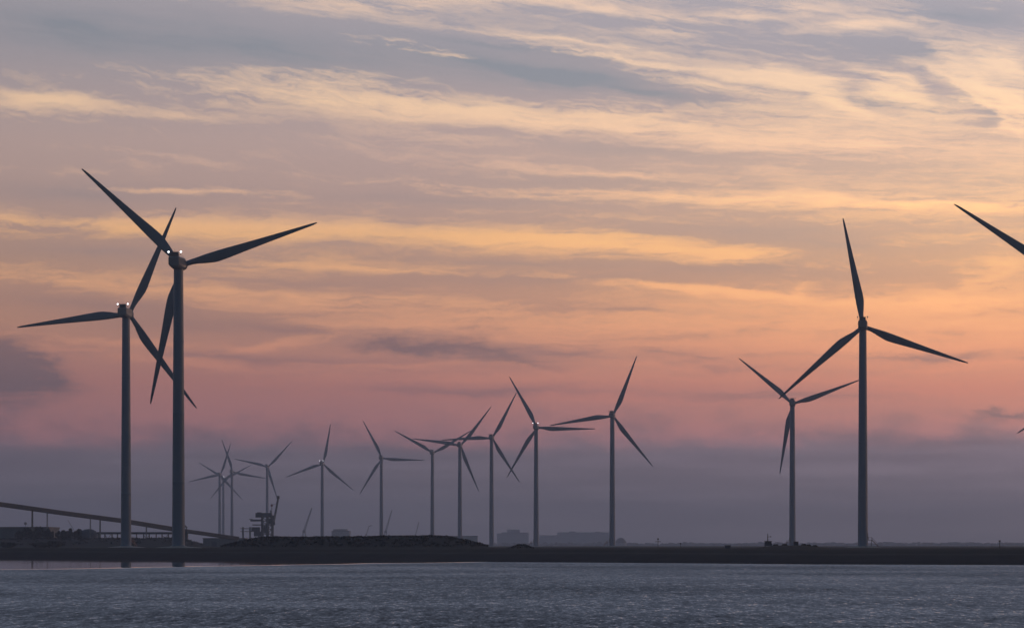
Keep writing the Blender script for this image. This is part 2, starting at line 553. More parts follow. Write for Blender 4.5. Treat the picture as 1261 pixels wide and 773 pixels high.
def land_z(px, s):
    """height of the land at column px (a fixed ray of the plan), s metres behind the shoreline"""
    D = interp(SHORE, px) + s
    x, y = X(px, D), D
    prof = [(-40, -1.2), (0, 0.0), (3, .35), (10, 1.35), (17, 2.25), (20, 2.3), (28, 3.1), (34, 3.42), (60, 3.45), (200, 3.4), (800, 3.3), (12000, 3.0)]
    z = interp(prof, s)
    if s > 1:
        z += (mn.noise(Vector((x * .06, y * .06, 0))) * .10 + mn.noise(Vector((x * .3, y * .3, 3))) * .05) * min(1, s / 10)
    # scrub-covered bank between the near pair and the middle of the picture
    bx = sm(px, 258, 330) * (1 - sm(px, 535, 618))
    by = sm(s, 40, 75) * (1 - sm(s, 130, 180))
    z += bx * by * (3.1 + mn.noise(Vector((x * .05, 1.7, 0))) * .35 + .35 * sm(px, 480, 560))
    # low heap just after it
    z += 0.9 * sm(px, 628, 640) * (1 - sm(px, 644, 656)) * sm(s, 60, 75) * (1 - sm(s, 95, 115))
    # embankment behind the near pair
    ex = 1 - sm(px, 205, 275)
    ey = sm(s, 430, 490) * (1 - sm(s, 640, 760))
    z += ex * ey * (3.7 + mn.noise(Vector((x * .03, 4.2, 0))) * .3)
    # mound with shrubs in front of the right-hand pair
    z += .78 * sm(px, 920, 955) * (1 - sm(px, 985, 1030)) * sm(s, 35, 60) * (1 - sm(s, 110, 150))
    return z


cols = [-4200, -3000, -2000, -1200, -700, -400, -200, -100] + list(range(-60, 1325, 4)) + [1360, 1450, 1600, 1900, 2500, 3500, 5500]
rows = [-40, -6, 0, 1.5, 3, 5, 7, 10, 13, 17, 20, 24, 28, 31, 34, 40, 48, 56, 64, 72, 80, 90, 100, 110, 120, 130, 140, 150, 165, 180, 200, 240, 300,
        370, 420, 440, 460, 480, 500, 530, 570, 620, 660, 700, 760, 820, 950, 1200, 1600, 2200, 3200, 5000, 8000, 10800]
mb = MB()
vs = []
for s in rows:
    for px in cols:
        D = min(interp(SHORE, px) + s, 11800)
        vs.append((X(px, D), D, land_z(px, s)))
nc = len(cols)
mb.add(vs, [(i * nc + j, i * nc + j + 1, (i + 1) * nc + j + 1, (i + 1) * nc + j) for i in range(len(rows) - 1) for j in range(nc - 1)], True)
lm_ = bpy.data.materials.new('dike_ground')
lm_.use_nodes = True
t = NT(lm_.node_tree)
b = lm_.node_tree.nodes['Principled BSDF']
b.inputs['Roughness'].default_value = .95
b.inputs['Specular IOR Level'].default_value = .1
P = t.new('ShaderNodeNewGeometry').outputs['Position']
lx, ly, lz = t.sep(P)
wob = t.noise(t.mapping(P, scale=(.02, .02, 1)), 1.0, 5, .6)
zz = t.math('MULTIPLY_ADD', t.math('SUBTRACT', wob, .5), .9, lz)
band = t.ramp(t.math('DIVIDE', zz, 4.0), [(0, (.022, .022, .025, 1)), (.10, (.024, .023, .026, 1)), (.18, (.055, .05, .05, 1)), (.42, (.05, .048, .045, 1)),
                                           (.5, (.045, .05, .034, 1)), (.57, (.10, .095, .085, 1)), (.62, (.04, .048, .03, 1)), (.86, (.05, .055, .035, 1)), (1, (.07, .07, .048, 1))])
pn = t.noise(t.mapping(P, scale=(.12, .12, .6)), 1.0, 6, .65)
t.put(b.inputs['Base Color'], t.mix(1.0, band, t.ramp(pn, [(.3, (.12, .13, .18, 1)), (.7, (.42, .46, .58, 1))]), 'MULTIPLY'))
tag(mb.build('ground', lm_), kind='structure')


def ground_at(px, D):
    return land_z(px, D - interp(SHORE, px))


# ------------------------------------------------------------------ wind turbines
HUB = 98.0
OVER = 5.6       # rotor plane ahead of the tower axis
RAD = 49.1
NZ = HUB         # nacelle axis

PMESH = {}


def turbine_meshes():
    # tower: three tapered cans with slightly proud flanges
    mb = MB()
    prof = []
    def rad(z):
        return 2.22 - (2.22 - 1.62) * (z / (HUB - 2.0)) ** 1.15
    for z in (0.0, .2, .5, 1.2, 21.0, 21.9, 22.0, 22.3, 22.4, 23.3, 45, 45.9, 46.0, 46.3, 46.4, 47.3, 70, 70.9, 71.0, 71.3, 71.4, 72.3, HUB - 3.5, HUB - 2.0):
        bump = .04 if (z in (22.0, 22.3, 46.0, 46.3, 71.0, 71.3)) else (.12 if z < .3 else 0)
        prof.append((rad(z) + bump, z))
    mb.lathe(prof, 40)
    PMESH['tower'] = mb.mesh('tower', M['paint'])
    mb = MB()
    mb.lathe([(9.0, -.9), (8.6, -.25), (4.2, .18), (2.9, .28), (2.75, .42), (2.3, .42)], 40)
    PMESH['foundation'] = mb.mesh('foundation', M['concrete'])
    # door with a rounded top standing proud on the tower
    mb = MB()
    mb.box((-.5, -2.34, 3.4), (.5, -2.05, 5.6))
    mb.box((-.62, -2.30, 3.3), (.62, -2.0, 5.75))
    PMESH['door'] = mb.mesh('door', M['dark_steel'])
    # entrance platform with rail
    mb = MB()
    mb.box((-1.3, -4.0, 2.95), (1.3, -2.1, 3.15))
    for x in (-1.25, 1.25):
        for y in (-3.95, -2.5):
            mb.bar((x, y, 3.1), (x, y, 4.3), .09)
        mb.bar((x, -3.95, 4.3), (x, -2.4, 4.3), .09)
    mb.bar((-1.25, -3.95, 4.3), (-.1, -3.95, 4.3), .09)
    mb.bar((-1.2, -3.8, .2), (-1.2, -3.8, 3.0), .16); mb.bar((1.2, -3.8, .2), (1.2, -3.8, 3.0), .16)
    PMESH['platform'] = mb.mesh('entrance_platform', M['dark_steel'])
    mb = MB()
    for x in (-.55, .55):
        mb.bar((x, -4.02, 3.0), (x, -6.9, .15), .10, .32)
        mb.bar((x, -4.02, 4.05), (x, -6.9, 1.2), .08)
        for k in range(4):
            f = (k + .5) / 4
            mb.bar((x, -4.02 - 2.88 * f, 3.0 - 2.85 * f), (x, -4.02 - 2.88 * f, 4.05 - 2.85 * f), .07)
    for k in range(13):
        f = (k + .5) / 13
        y, z = -4.02 - 2.88 * f, 3.02 - 2.85 * f
        mb.box((-.5, y - .14, z - .03), (.5, y + .14, z + .03))
    PMESH['stair'] = mb.mesh('stair', M['rust'])
    # nacelle: chamfered box along Y, rear at -Y
    mb = MB()

    def sect(y, w, top, bot, ch):
        return [(-w + ch, y, bot), (w - ch, y, bot), (w, y, bot + ch * 1.3), (w, y, top - ch * .6), (w - ch * .6, y, top), (-w + ch * .6, y, top), (-w, y, top - ch * .6), (-w, y, bot + ch * 1.3)]
    mb.rings([sect(-7.2, 1.75, 1.65, -1.2, .5), sect(-6.9, 1.95, 1.9, -1.55, .6), sect(-2.2, 2.05, 1.95, -2.0, .6), sect(2.2, 2.05, 1.95, -2.0, .6), sect(3.6, 1.7, 1.65, -1.75, .8)], False)
    PMESH['nacelle'] = mb.mesh('nacelle', M['nacelle'])
    mb = MB()   # seam band and roof rails
    for s in (-1, 1):
        mb.bar((s * 2.08, -6.6, .55), (s * 2.08, 2.0, .55), .05, .14)
        mb.bar((s * 1.5, -5.0, 2.55), (s * 1.5, 1.8, 2.55), .06)
        for y in (-5.0, -2.6, -.4, 1.8):
            mb.bar((s * 1.5, y, 1.9), (s * 1.5, y, 2.55), .06)
    mb.box((-1.7, -7.26, .46), (1.7, -7.18, .62))
    PMESH['rail'] = mb.mesh('roof_rail', M['steel'])
    mb = MB()   # cooler on the roof
    mb.box((-1.35, -6.3, 2.0), (1.35, -5.2, 3.3))
    mb.box((-1.5, -6.4, 3.3), (1.5, -5.1, 3.45))
    for i in range(6):
        x = -1.15 + i * .46
        mb.box((x - .06, -6.36, 2.1), (x + .06, -6.3, 3.2))
    PMESH['cooler'] = mb.mesh('cooler', M['dark_steel'])
    for s, key in ((-1, 'arm_l'), (1, 'arm_r')):   # bent lamp arms
        mb = MB()
        ring = []
        for (x, z, w) in ((1.2, 2.35, .06), (2.1, 2.58, .06), (2.15, 2.66, .06), (2.15, 3.2, .06)):
            if z < 2.6:
                ring.append([(s * x, -5.7 - w, z - w), (s * x, -5.7 + w, z - w), (s * x, -5.7 + w, z + w), (s * x, -5.7 - w, z + w)])
            else:
                ring.append([(s * (x + w), -5.7 - w, z), (s * (x + w), -5.7 + w, z), (s * (x - w), -5.7 + w, z), (s * (x - w), -5.7 - w, z)])
        mb.rings(ring, False)
        PMESH[key] = mb.mesh('lamp_arm', M['dark_steel'])
    PMESH['wind_mast'] = MB().tube((0, -5.6, 3.4), (0, -5.6, 4.5), .04).mesh('wind_mast', M['dark_steel'])
    mb = MB()
    r = .34
    mb.lathe([(.02, -r), (r * .7, -r * .7), (r, 0), (r * .7, r * .7), (.02, r)], 14)
    PMESH['lamp'] = mb.mesh('aviation_lamp', M['glass_lamp'])
    PMESH['lamp_lit'] = mb.mesh('aviation_lamp', M['lit'])
    # hub / spinner, pointing +Y
    mb = MB()
    mb.lathe([(1.5, -1.9), (1.8, -1.7), (1.95, -.6), (1.85, .8), (1.35, 2.0), (.8, 2.7), (.1, 3.0)], 28, 'Y')
    PMESH['hub'] = mb.mesh('hub', M['nacelle'])
    # blade, root at origin pointing +Z, chord mostly along X, trailing edge to +X
    mb = MB()
    tab_c = [(0, 1.85), (.03, 1.85), (.08, 2.15), (.14, 3.0), (.20, 3.65), (.25, 3.75), (.32, 3.5), (.45, 2.85), (.6, 2.2), (.75, 1.62), (.88, 1.1), (.95, .85), (.985, .6), (1, .34)]
    tab_t = [(0, 1.0), (.03, 1.0), (.08, .82), (.14, .5), (.2, .36), (.3, .27), (.6, .2), (1, .16)]
    tab_w = [(0, 16), (.2, 11), (.4, 6), (.7, 2), (1, 0)]
    tab_a = [(0, .5), (.05, .5), (.14, .38), (.22, .32), (1, .34)]     # part of the chord ahead of the pitch axis
    N = 20
    rr = []
    for i in range(41):
        u = i / 40
        u = u ** 1.15
        ch, th, tw, ah = interp(tab_c, u), interp(tab_t, u), R(interp(tab_w, u)), interp(tab_a, u)
        z = 1.3 + u * (RAD - 1.3)
        pre = .9 * u * u + .0 * u          # blades pre-bent away from the tower
        swp = -.35 * u * u
        ring = []
        for k in range(N):
            a = 2 * pi * k / N
            cx_ = cos(a)
            x = (cx_ * .5 + .5 - ah) * ch
            taper = 1.0 if th > .8 else (1 - .55 * (cx_ * .5 + .5)) ** 1.0
            y = sin(a) * .5 * ch * th * taper
            xr, yr = x * cos(tw) - y * sin(tw), x * sin(tw) + y * cos(tw)
            ring.append((xr + swp, yr + pre, z))
        rr.append(ring)
    mb.rings(rr, True)
    PMESH['blade'] = mb.mesh('blade', M['blade'])


turbine_meshes()
YAW = R(-7.0)     # all rotors face the same wind, away from the camera and a little right

TURB = [
    # px of tower, D, rotor angle, hub height above sea, lamps lit, stair side (deg), label
    (219.8, 1115, 16.3, 100.9, 'LR', 200, "largest wind turbine, standing in front of the conveyor's transfer tower, two lamps lit"),
    (155.2, 1367, 65.6, 101.8, 'LR', 150, "second largest wind turbine, in front of the conveyor beam, both nacelle lamps lit"),
    (1062.5, 1438, 100.1, 101.4, '', 86, "tall wind turbine with unlit nacelle and rusty stair at its tower foot"),
    (975.8, 2239, 19.2, 101.9, '', -60, "wind turbine behind the shrubby mound, dark kiosk at its tower foot"),
    (754.0, 2474, 68.0, 102.9, '', -80, "unlit wind turbine standing before the end of the long distant flat building"),
    (660.2, 2726, 118.3, 103.1, 'LR', -80, "wind turbine with two lit lamps, between the stepped building and the long building"),
    (605.3, 3073, 61.6, 105.7, '', 180, "unlit wind turbine where the scrub bank ends, one blade pointing level"),
    (566.3, 3219, 51.4, 103.1, '', 180, "wind turbine above the scrub bank whose blade crosses its Y-shaped neighbour's blade"),
    (532.4, 3524, 30.0, 104.4, '', 180, "wind turbine with rotor set like a Y, lowest blade lost along its tower"),
    (469.6, 3748, 117.1, 104.6, '', 180, "hazy unlit wind turbine between the small bent crane and a leaning crane boom"),
    (396.8, 3951, 79.0, 103.4, 'LR', 180, "hazy wind turbine beside the square distant block, two bright lamps on its nacelle"),
    (329.0, 4508, 46.3, 113.0, '', 180, "hazy wind turbine rising directly behind the bulk unloader"),
    (285.6, 4554, 109.0, 107.0, '', 180, "thin hazy wind turbine standing alone next to the overlapping pair"),
    (270.5, 4777, 71.6, 107.8, '', 180, "unlit hazy wind turbine of the overlapping pair"),
    (275.0, 5146, 26.9, 109.1, 'R', 180, "far hazy wind turbine of the overlapping pair, with a single lit lamp"),
    (1312.0, 1185, 24.5, 101.5, '', 180, "wind turbine cropped by the frame, only one long upper blade showing"),
    (1335.0, 2050, 92.0, 101.5, '', 180, "wind turbine cropped by the frame, only a small lower blade tip showing"),
]


def part(name, key, parent, loc=(0, 0, 0), rot=(0, 0, 0)):
    o = bpy.data.objects.new(name, PMESH[key])
    COL.objects.link(o)
    o.parent = parent
    o.location = loc
    o.rotation_euler = rot
    return o


def add_turbine(px, D, ang, hubz, lamps, stair, label):
    gz = ground_at(px, D) if px < 1300 else 3.4
    root = empty('wind_turbine', (X(px, D), D, gz + .25), YAW)
    tag(root, label, 'wind turbine', 'wind turbines on the harbour land')
    h = hubz - gz - .25
    part('foundation', 'foundation', root)
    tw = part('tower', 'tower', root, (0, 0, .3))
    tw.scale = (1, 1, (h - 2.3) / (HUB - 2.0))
    sr = R(stair) - YAW
    part('door', 'door', tw, (0, 0, 0), (0, 0, sr))
    pl = part('entrance_platform', 'platform', root, (0, 0, 0), (0, 0, sr))
    part('stair', 'stair', pl)
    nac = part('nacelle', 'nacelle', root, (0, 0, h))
    part('roof_rail', 'rail', nac)
    part('cooler', 'cooler', nac)
    part('wind_mast', 'wind_mast', nac)
    for s, ch in ((-1, 'L'), (1, 'R')):
        lit = ch in lamps
        if lamps == 'R' and not lit:
            continue
        part('lamp_arm', 'arm_l' if s < 0 else 'arm_r', nac)
        part('aviation_lamp', 'lamp_lit' if lit else 'lamp', nac, (s * 2.15, -5.7, 3.5))
    part('hub', 'hub', root, (0, OVER, h))
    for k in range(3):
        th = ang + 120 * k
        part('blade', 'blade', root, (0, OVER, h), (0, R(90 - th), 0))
    return root


for T in TURB:
    add_turbine(*T)

# transformer kiosk at the foot of the turbine on the mound
D = 812
kz = ground_at(980, D)
k = empty('transformer_kiosk', (X(980.2, D), D, kz))
tag(k, 'small dark kiosk standing on the shrubby mound at a turbine foot', 'kiosk')
MB().box((-.56, -.5, -.2), (.56, .5, .88)).build('cabinet', M['dark_steel'], k)
MB().box((-.64, -.58, .88), (.64, .58, .98)).build('roof', M['roof'], k)
MB().box((-.5, -.53, .05), (-.02, -.503, .8)).box((.02, -.53, .05), (.5, -.503, .8)).build('door', M['cladding_dark'], k)

# ------------------------------------------------------------------ conveyor gallery with its trestles
cv = empty('conveyor', (X(60, 1560), 1560, 6.0))
tag(cv, 'long dark enclosed conveyor sloping down behind the two largest turbines', 'conveyor')
pts = []
for px, py in [(-60, 613), (0, 620.5), (75, 631), (150, 640.8), (222, 652.5), (292, 662.5)]:
    D = 1560 + px * .35
    pts.append(Vector((X(px, D), D, Z(py, D))))
o0 = Vector(cv.location)
mb = MB()
for i in range(len(pts) - 1):
    p, q = pts[i] - o0, pts[i + 1] - o0
    mb.bar(p, q, 3.4, 2.0 if i < 4 else 1.7)
mb.build('gallery', M['cladding_dark'], cv)
mb = MB()
for i in range(len(pts) - 1):      # walkway rail and belly truss
    p, q = pts[i] - o0, pts[i + 1] - o0
    mb.bar(p + Vector((0, -1.95, .9)), q + Vector((0, -1.95, .9)), .12)
    n = 14
    for k2 in range(n):
        a = p.lerp(q, k2 / n)
        mb.bar(a + Vector((0, -1.95, -.9)), a + Vector((0, -1.95, .9)), .10)
mb.build('walkway_rail', M['dark_steel'], cv)


def along(px):
    for a, b_ in zip(pts, pts[1:]):
        pa, pb = a.x / a.y * F + CX, b_.x / b_.y * F + CX
        if pa <= px <= pb:
            return a.lerp(b_, (px - pa) / (pb - pa))


for px, w in ((39.5, .42), (58, .24), (111, .24), (123, .34), (180, .3), (-20, .4)):
    p = along(px)
    q = Vector((p.x, p.y, ground_at(px, p.y)))
    mb = MB()
    for s in (-1, 1):
        mb.bar(p - o0 + Vector((0, s * 1.2, -.9)), q - o0 + Vector((0, s * 1.9, -.5)), w, w)
    zt = p.z - q.z
    mb.bar(q - o0 + Vector((0, -1.6, zt * .5)), q - o0 + Vector((0, 1.6, zt * .5)), w * .7)
    mb.build('trestle', M['steel'], cv)

# transfer tower partly hidden by the nearest turbine
D = 1640
tt = empty('transfer_tower', (X(226.5, D), D, ground_at(226, D)))
tag(tt, 'dark conveyor transfer tower with pyramid roof, half hidden by the largest turbine', 'tower')
bz = tt.location.z
h1, h2, h3 = Z(663.2, D) - bz, Z(653.0, D) - bz, Z(649.0, D) - bz
MB().box((-2.0, -2, -1), (1.9, 2, h2)).build('lower_house', M['cladding_dark'], tt)
mb = MB()
for sx in (-1.4, 1.3):
    for sy in (-1.5, 1.5):
        mb.bar((sx, sy, h2), (sx, sy, h3), .25)
mb.build('leg', M['dark_steel'], tt)
mb = MB()
top = Z(645.3, D) - bz
mb.add([(-1.9, -1.9, h3), (1.9, -1.9, h3), (1.9, 1.9, h3), (-1.9, 1.9, h3), (-.3, -.3, top), (.3, -.3, top), (.3, .3, top), (-.3, .3, top)],
       [(0, 3, 2, 1), (4, 5, 6, 7), (0, 1, 5, 4), (1, 2, 6, 5), (2, 3, 7, 6), (3, 0, 4, 7)])
mb.build('roof', M['roof'], tt)

# ------------------------------------------------------------------ halls and the long shed roof on posts, left
D = 1750
g0 = ground_at(30, D)
wh = empty('warehouse', (X(10, D), D, g0 - 2))
tag(wh, 'long low warehouse with flat roof band behind the dark trees', 'building')
x0, x1 = X(-90, D) - wh.location.x, X(60, D) - wh.location.x
zt = Z(648.3, D) - wh.location.z
MB().box((x0, 0, -1), (x1, 40, zt - 1.1)).build('wall', M['cladding'], wh)
MB().box((x0 - .4, -.5, zt - 1.1), (x1 + .4, 40.4, zt)).build('roof', M['roof'], wh)
mb = MB()
for i in range(6):
    xa = x0 + 24 + i * 6.5
    mb.box((xa, -.12, 1.0), (xa + 3.6, -.02, 5.2))
mb.build('loading_doors', M['cladding_dark'], wh)

D = 1720
g0 = ground_at(109, D)
dh = empty('storage_hall', (X(109, D), D, g0 - 1))
tag(dh, 'round-roofed storage hall between the trees and the pipe bridge', 'hall')
zt = Z(650.8, D) - dh.location.z
hw = 12.0 / F * D
mb = MB()
mb.lathe([(hw, -1), (hw, zt * .55), (hw * .97, zt * .62)], 28)
mb.build('wall', M['cladding_dark'], dh)
mb = MB()
mb.lathe([(hw * 1.02, zt * .62), (hw * .95, zt * .74), (hw * .75, zt * .89), (hw * .4, zt * .975), (.1, zt)], 28)
mb.build('roof', M['cladding_dark'], dh)

D = 1700
pb = empty('pipe_bridge', (X(122, D), D, ground_at(140, D)))
tag(pb, 'long low pipe bridge on short braced posts behind the second largest turbine', 'pipe bridge')
xa, xb = 0.0, X(216, D) - pb.location.x
zb, z1_ = Z(662.5, D) - pb.location.z, Z(655.2, D) - pb.location.z
zm = Z(657.4, D) - pb.location.z
mb = MB()
mb.box((xa - 1.5, -1.6, zm), (xb, 1.6, z1_ - .25))
for y in (-1.0, 0, 1.0):
    mb.tube((xa - 1, y, z1_ - .05), (xb, y, z1_ - .05), .28)
mb.build('deck', M['dark_steel'], pb)
n = 13
for i in range(n):
    x = xa + (xb - xa) * i / (n - 1) + random.uniform(-.4, .4)
    mb = MB()
    for y in (-1.3, 1.3):
        mb.bar((x, y, -1.0), (x, y, zm), .3)
    mb.bar((x, -1.3, zm * .5), (x, 1.3, zm * .5), .2)
    if i % 3 == 1 and i < n - 1:
        mb.bar((x, -1.3, .2), (x + (xb - xa) / (n - 1), -1.3, zm), .22)
        mb.bar((x, -1.3, zm), (x + (xb - xa) / (n - 1), -1.3, .2), .22)
    mb.build('post', M['dark_steel'], pb)
MB().box((xa - 1.5, -.3, -1.5), (xb, .3, max(.3, zb))).build('ground_wall', M['cladding_dark'], pb)

D = 1900
ls = empty('low_shed', (X(276, D), D, ground_at(276, D)))
tag(ls, 'low flat shed where the conveyor ends, behind the scrub bank', 'shed')
hw = 26 / F * D
zt = Z(662.0, D) - ls.location.z
MB().box((-hw, 0, -.5), (hw, 16, zt - .5)).build('wall', M['cladding'], ls)
MB().box((-hw - .3, -.3, zt - .5), (hw + .3, 16.3, zt)).build('roof', M['roof'], ls)
MB().box((-hw * .6, -.1, 0), (-hw * .35, -.02, zt * .6)).build('door', M['cladding_dark'], ls)

# ------------------------------------------------------------------ ship unloader behind the scrub bank
D = 2200
u = empty('bulk_unloader', (X(329, D), D, ground_at(329, D)))
tag(u, 'dark quay crane for unloading bulk ships, with stacked decks and a raised jib', 'crane')
uz = u.location.z


def ux(px): return X(px, D) - u.location.x
def uzz(py): return Z(py, D) - uz


mb = MB()
for px in (323, 329.5, 335.5):
    for y in (-4, 4):
        mb.bar((ux(px), y, -1), (ux(px), y, uzz(634)), 1.1)
for pa, pb2 in ((322.5, 336),):
    for py in (636, 641, 646, 651, 657):
        for y in (-4, 4):
            mb.bar((ux(pa), y, uzz(py)), (ux(pb2), y, uzz(py)), .7)
    for py, pe in ((636, 641), (641, 646), (646, 651), (651, 657), (657, 664)):
        mb.bar((ux(323), -4, uzz(py)), (ux(329.5), -4, uzz(pe)), .5)
        mb.bar((ux(335.5), -4, uzz(py)), (ux(329.5), -4, uzz(pe)), .5)
mb.box((ux(325), -2, uzz(656)), (ux(331), 2, uzz(647)))
mb.box((ux(329), -2.5, uzz(645)), (ux(335), 2.5, uzz(638)))
mb.build('tower_frame', M['dark_steel'], u)
mb = MB()
mb.box((ux(315), -3.5, uzz(636.8)), (ux(335), 3.5, uzz(631.2)))
mb.box((ux(317), -2.5, uzz(631.2)), (ux(322), 2.5, uzz(630.4)))
mb.build('machinery_house', M['cladding_dark'], u)
mb = MB()
mb.box((ux(308.5), -2, uzz(641.6)), (ux(324), 2, uzz(639.2)))
mb.box((ux(307), -2.2, uzz(639.4)), (ux(311), 2.2, uzz(638.6)))
mb.build('upper_arm', M['dark_steel'], u)
mb = MB().box((ux(311), -1.4, uzz(646.6)), (ux(324), 1.4, uzz(645.3)))
mb.build('lower_arm', M['dark_steel'], u)
mb = MB()
mb.box((ux(310), -3, uzz(654)), (ux(320), 3, uzz(648.7)))
mb.box((ux(313), -2.5, uzz(660)), (ux(323), 2.5, uzz(654)))
mb.box((ux(336), -2.0, uzz(646.2)), (ux(338.8), 2.0, uzz(642.6)))
mb.build('hopper', M['cladding_dark'], u)
mb = MB()
for px in (299.2, 308):
    for y in (-3, 3):
        mb.bar((ux(px), y, -1), (ux(px), y, uzz(648.5)), .7)
for py in (650.5, 654):
    for y in (-3, 3):
        mb.bar((ux(296.3), y, uzz(py)), (ux(312), y, uzz(py)), .45)
mb.build('gantry', M['steel'], u)
mb = MB()
p0, p1 = Vector((ux(336.6), 0, uzz(644))), Vector((ux(342.8), 0, uzz(612)))
for y in (-.9, .9):
    mb.bar(p0 + Vector((-.35, y, 0)), p1 + Vector((-.3, y, 0)), .45)
    mb.bar(p0 + Vector((.55, y, 0)), p1 + Vector((.3, y, 0)), .45)
for k2 in range(9):
    a, c2 = p0.lerp(p1, k2 / 9), p0.lerp(p1, (k2 + 1) / 9)
    mb.bar(a + Vector((-.4, -.9, 0)), c2 + Vector((.4, -.9, 0)), .3)
mb.box((p1.x - 1.0, -1.2, p1.z - 1.2), (p1.x + .8, 1.2, p1.z + 1.0))
mb.build('jib', M['dark_steel'], u)
mb = MB()
mb.bar((ux(334.5), 0, uzz(631)), (ux(334.8), 0, uzz(621)), .4)
mb.bar((ux(334.8), 0, uzz(621)), (ux(341), 0, uzz(620.5)), .22)
mb.bar((ux(333), 0, uzz(628)), (ux(333.4), 0, uzz(631)), .9)
mb.build('mast', M['steel'], u)
mb = MB()
mb.lathe([(.1, -.9), (.8, -.5), (.8, .5), (.1, .9)], 10, c=(ux(334.7), 0, uzz(622)))
mb.build('sheave_block', M['red'], u)


# ------------------------------------------------------------------ far cranes
def far_crane(px_base, py_base, px_tip, py_tip, hw_px, D, label, bent=None):
    g = 3.0
    r = empty('harbour_crane', (X(px_base, D), D, g))
    tag(r, label, 'crane', 'far harbour cranes')
    w = hw_px / F * D
    zb = Z(py_base, D) - g
    mb = MB()
    for s in (-1, 1):
        for y in (-w, w):
            mb.bar((s * w, y, -1), (s * w * .6, y * .6, zb), w * .45)
    mb.box((-w * 1.1, -w, zb * .45), (w * 1.1, w, zb * .62))
    mb.build('portal', M['dark_steel'], r)
    mb = MB()
    mb.box((-w * .9, -w, zb), (w * .8, w, zb + w * 1.6))
    mb.build('cab', M['cladding_dark'], r)
    tip = Vector((X(px_tip, D) - r.location.x, 0, Z(py_tip, D) - g))
    foot = Vector((0, 0, zb + w * 1.2))
    mb = MB()
    wd = w * .26
    for s in (-1, 1):
        for y in (-w * .4, w * .4):
            mb.bar(foot + Vector((s * w * .45, y, 0)), tip + Vector((s * w * .16, y * .4, 0)), wd * 1.1)
    for k in range(10):
        a, c2 = foot.lerp(tip, k / 10), foot.lerp(tip, (k + 1) / 10)
        f = 1 - k / 14
        mb.bar(a + Vector((-w * .4 * f, -w * .4 * f, 0)), c2 + Vector((w * .4 * f, -w * .4 * f, 0)), wd * .8)
    if bent:
        t2 = Vector((X(bent[0], D) - r.location.x, 0, Z(bent[1], D) - g))
        mb.bar(tip, t2, w * .8)
    mb.build('boom', M['dark_steel'], r)


far_crane(374.5, 656, 384, 625, 2.2, 5400, 'tall faint crane, boom leaning right, just before the lamp-lit hazy turbine')
far_crane(451, 659, 454.5, 647.5, 1.1, 5200, 'small faint crane with bent head, near the block-like building', (458, 646.5))
far_crane(475, 656, 482.5, 628, 1.8, 5600, 'faint crane with tall leaning boom at the foot of a hazy turbine')
far_crane(511.5, 660, 516, 642, 1.2, 5800, 'small faint crane with short leaning boom above the scrub bank')
far_crane(92, 655, 83.5, 640, .8, 4200, 'very faint thin crane under the conveyor, boom leaning left')

# ------------------------------------------------------------------ far buildings in the haze


def far_block(name, label, D, blocks, rows_=0):
    xs = [b_[0] for b_ in blocks] + [b_[1] for b_ in blocks]
    pc = (min(xs) + max(xs)) / 2
    r = empty(name, (X(pc, D), D, 3.0))
    tag(r, label, 'building', 'far buildings in the haze')
    x0 = r.location.x
    mw = MB(); mr = MB(); mg = MB()
    for i, (pa, pb, ptop, dep) in enumerate(blocks):
        xa, xb, zt = X(pa, D) - x0, X(pb, D) - x0, Z(ptop, D) - 3.0
        y0 = .6 * i
        mw.box((xa, y0, -1), (xb, dep, zt - .8))
        mr.box((xa - .5, y0 - .4, zt - .8), (xb + .5, dep + .4, zt))
        n = max(3, int((xb - xa) / 5))
        nr = max(1, int((zt - 4) / 4))
        for a in range(n):
            for q in range(nr):
                xw = xa + (xb - xa) * (a + .22) / n
                mg.box((xw, y0 - .08, 2 + q * 4), (xw + (xb - xa) / n * .55, y0 - .01, 4 + q * 4))
    mw.build('wall', M['facade'], r)
    mr.build('roof', M['roof'], r)


far_block('silo_building', 'square faint block with chamfered roof behind the dark bank', 5000, [(408.3, 430.2, 653.5, 40), (410.5, 427, 651.2, 38)])
far_block('office_block', 'stepped faint building with a raised top between two turbines', 8700, [(612, 651, 656.3, 50), (617.5, 650.5, 655.2, 48), (624.5, 640, 651.6, 40)], 1)
far_block('long_building', 'very long faint flat building running behind the unlit turbine', 9000, [(664, 688, 658.6, 60), (686.5, 752, 655.0, 62), (701, 709, 653.8, 30), (733, 739, 654.2, 30)], 1)
far_block('flat_hall', 'low faint hall showing just over the scrub bank', 4300, [(548, 588, 659.3, 40)])
far_block('low_hall', 'small low faint hall beside the square block', 4600, [(431, 447, 660.2, 30)])

# faint round-topped hall
D = 6300
rh = empty('domed_hall', (X(764.5, D), D, 3.0))
tag(rh, 'faint dome-shaped hall past the end of the long building', 'building', 'far buildings in the haze')
hw = 7.0 / F * D
zt = Z(661.5, D) - 3
mb = MB().lathe([(hw, -1), (hw, zt * .4)], 20)
mb.build('wall', M['facade'], rh)
mb = MB().lathe([(hw * 1.02, zt * .4), (hw * .85, zt * .66), (hw * .5, zt * .9), (.2, zt)], 20)
mb.build('roof', M['roof'], rh)

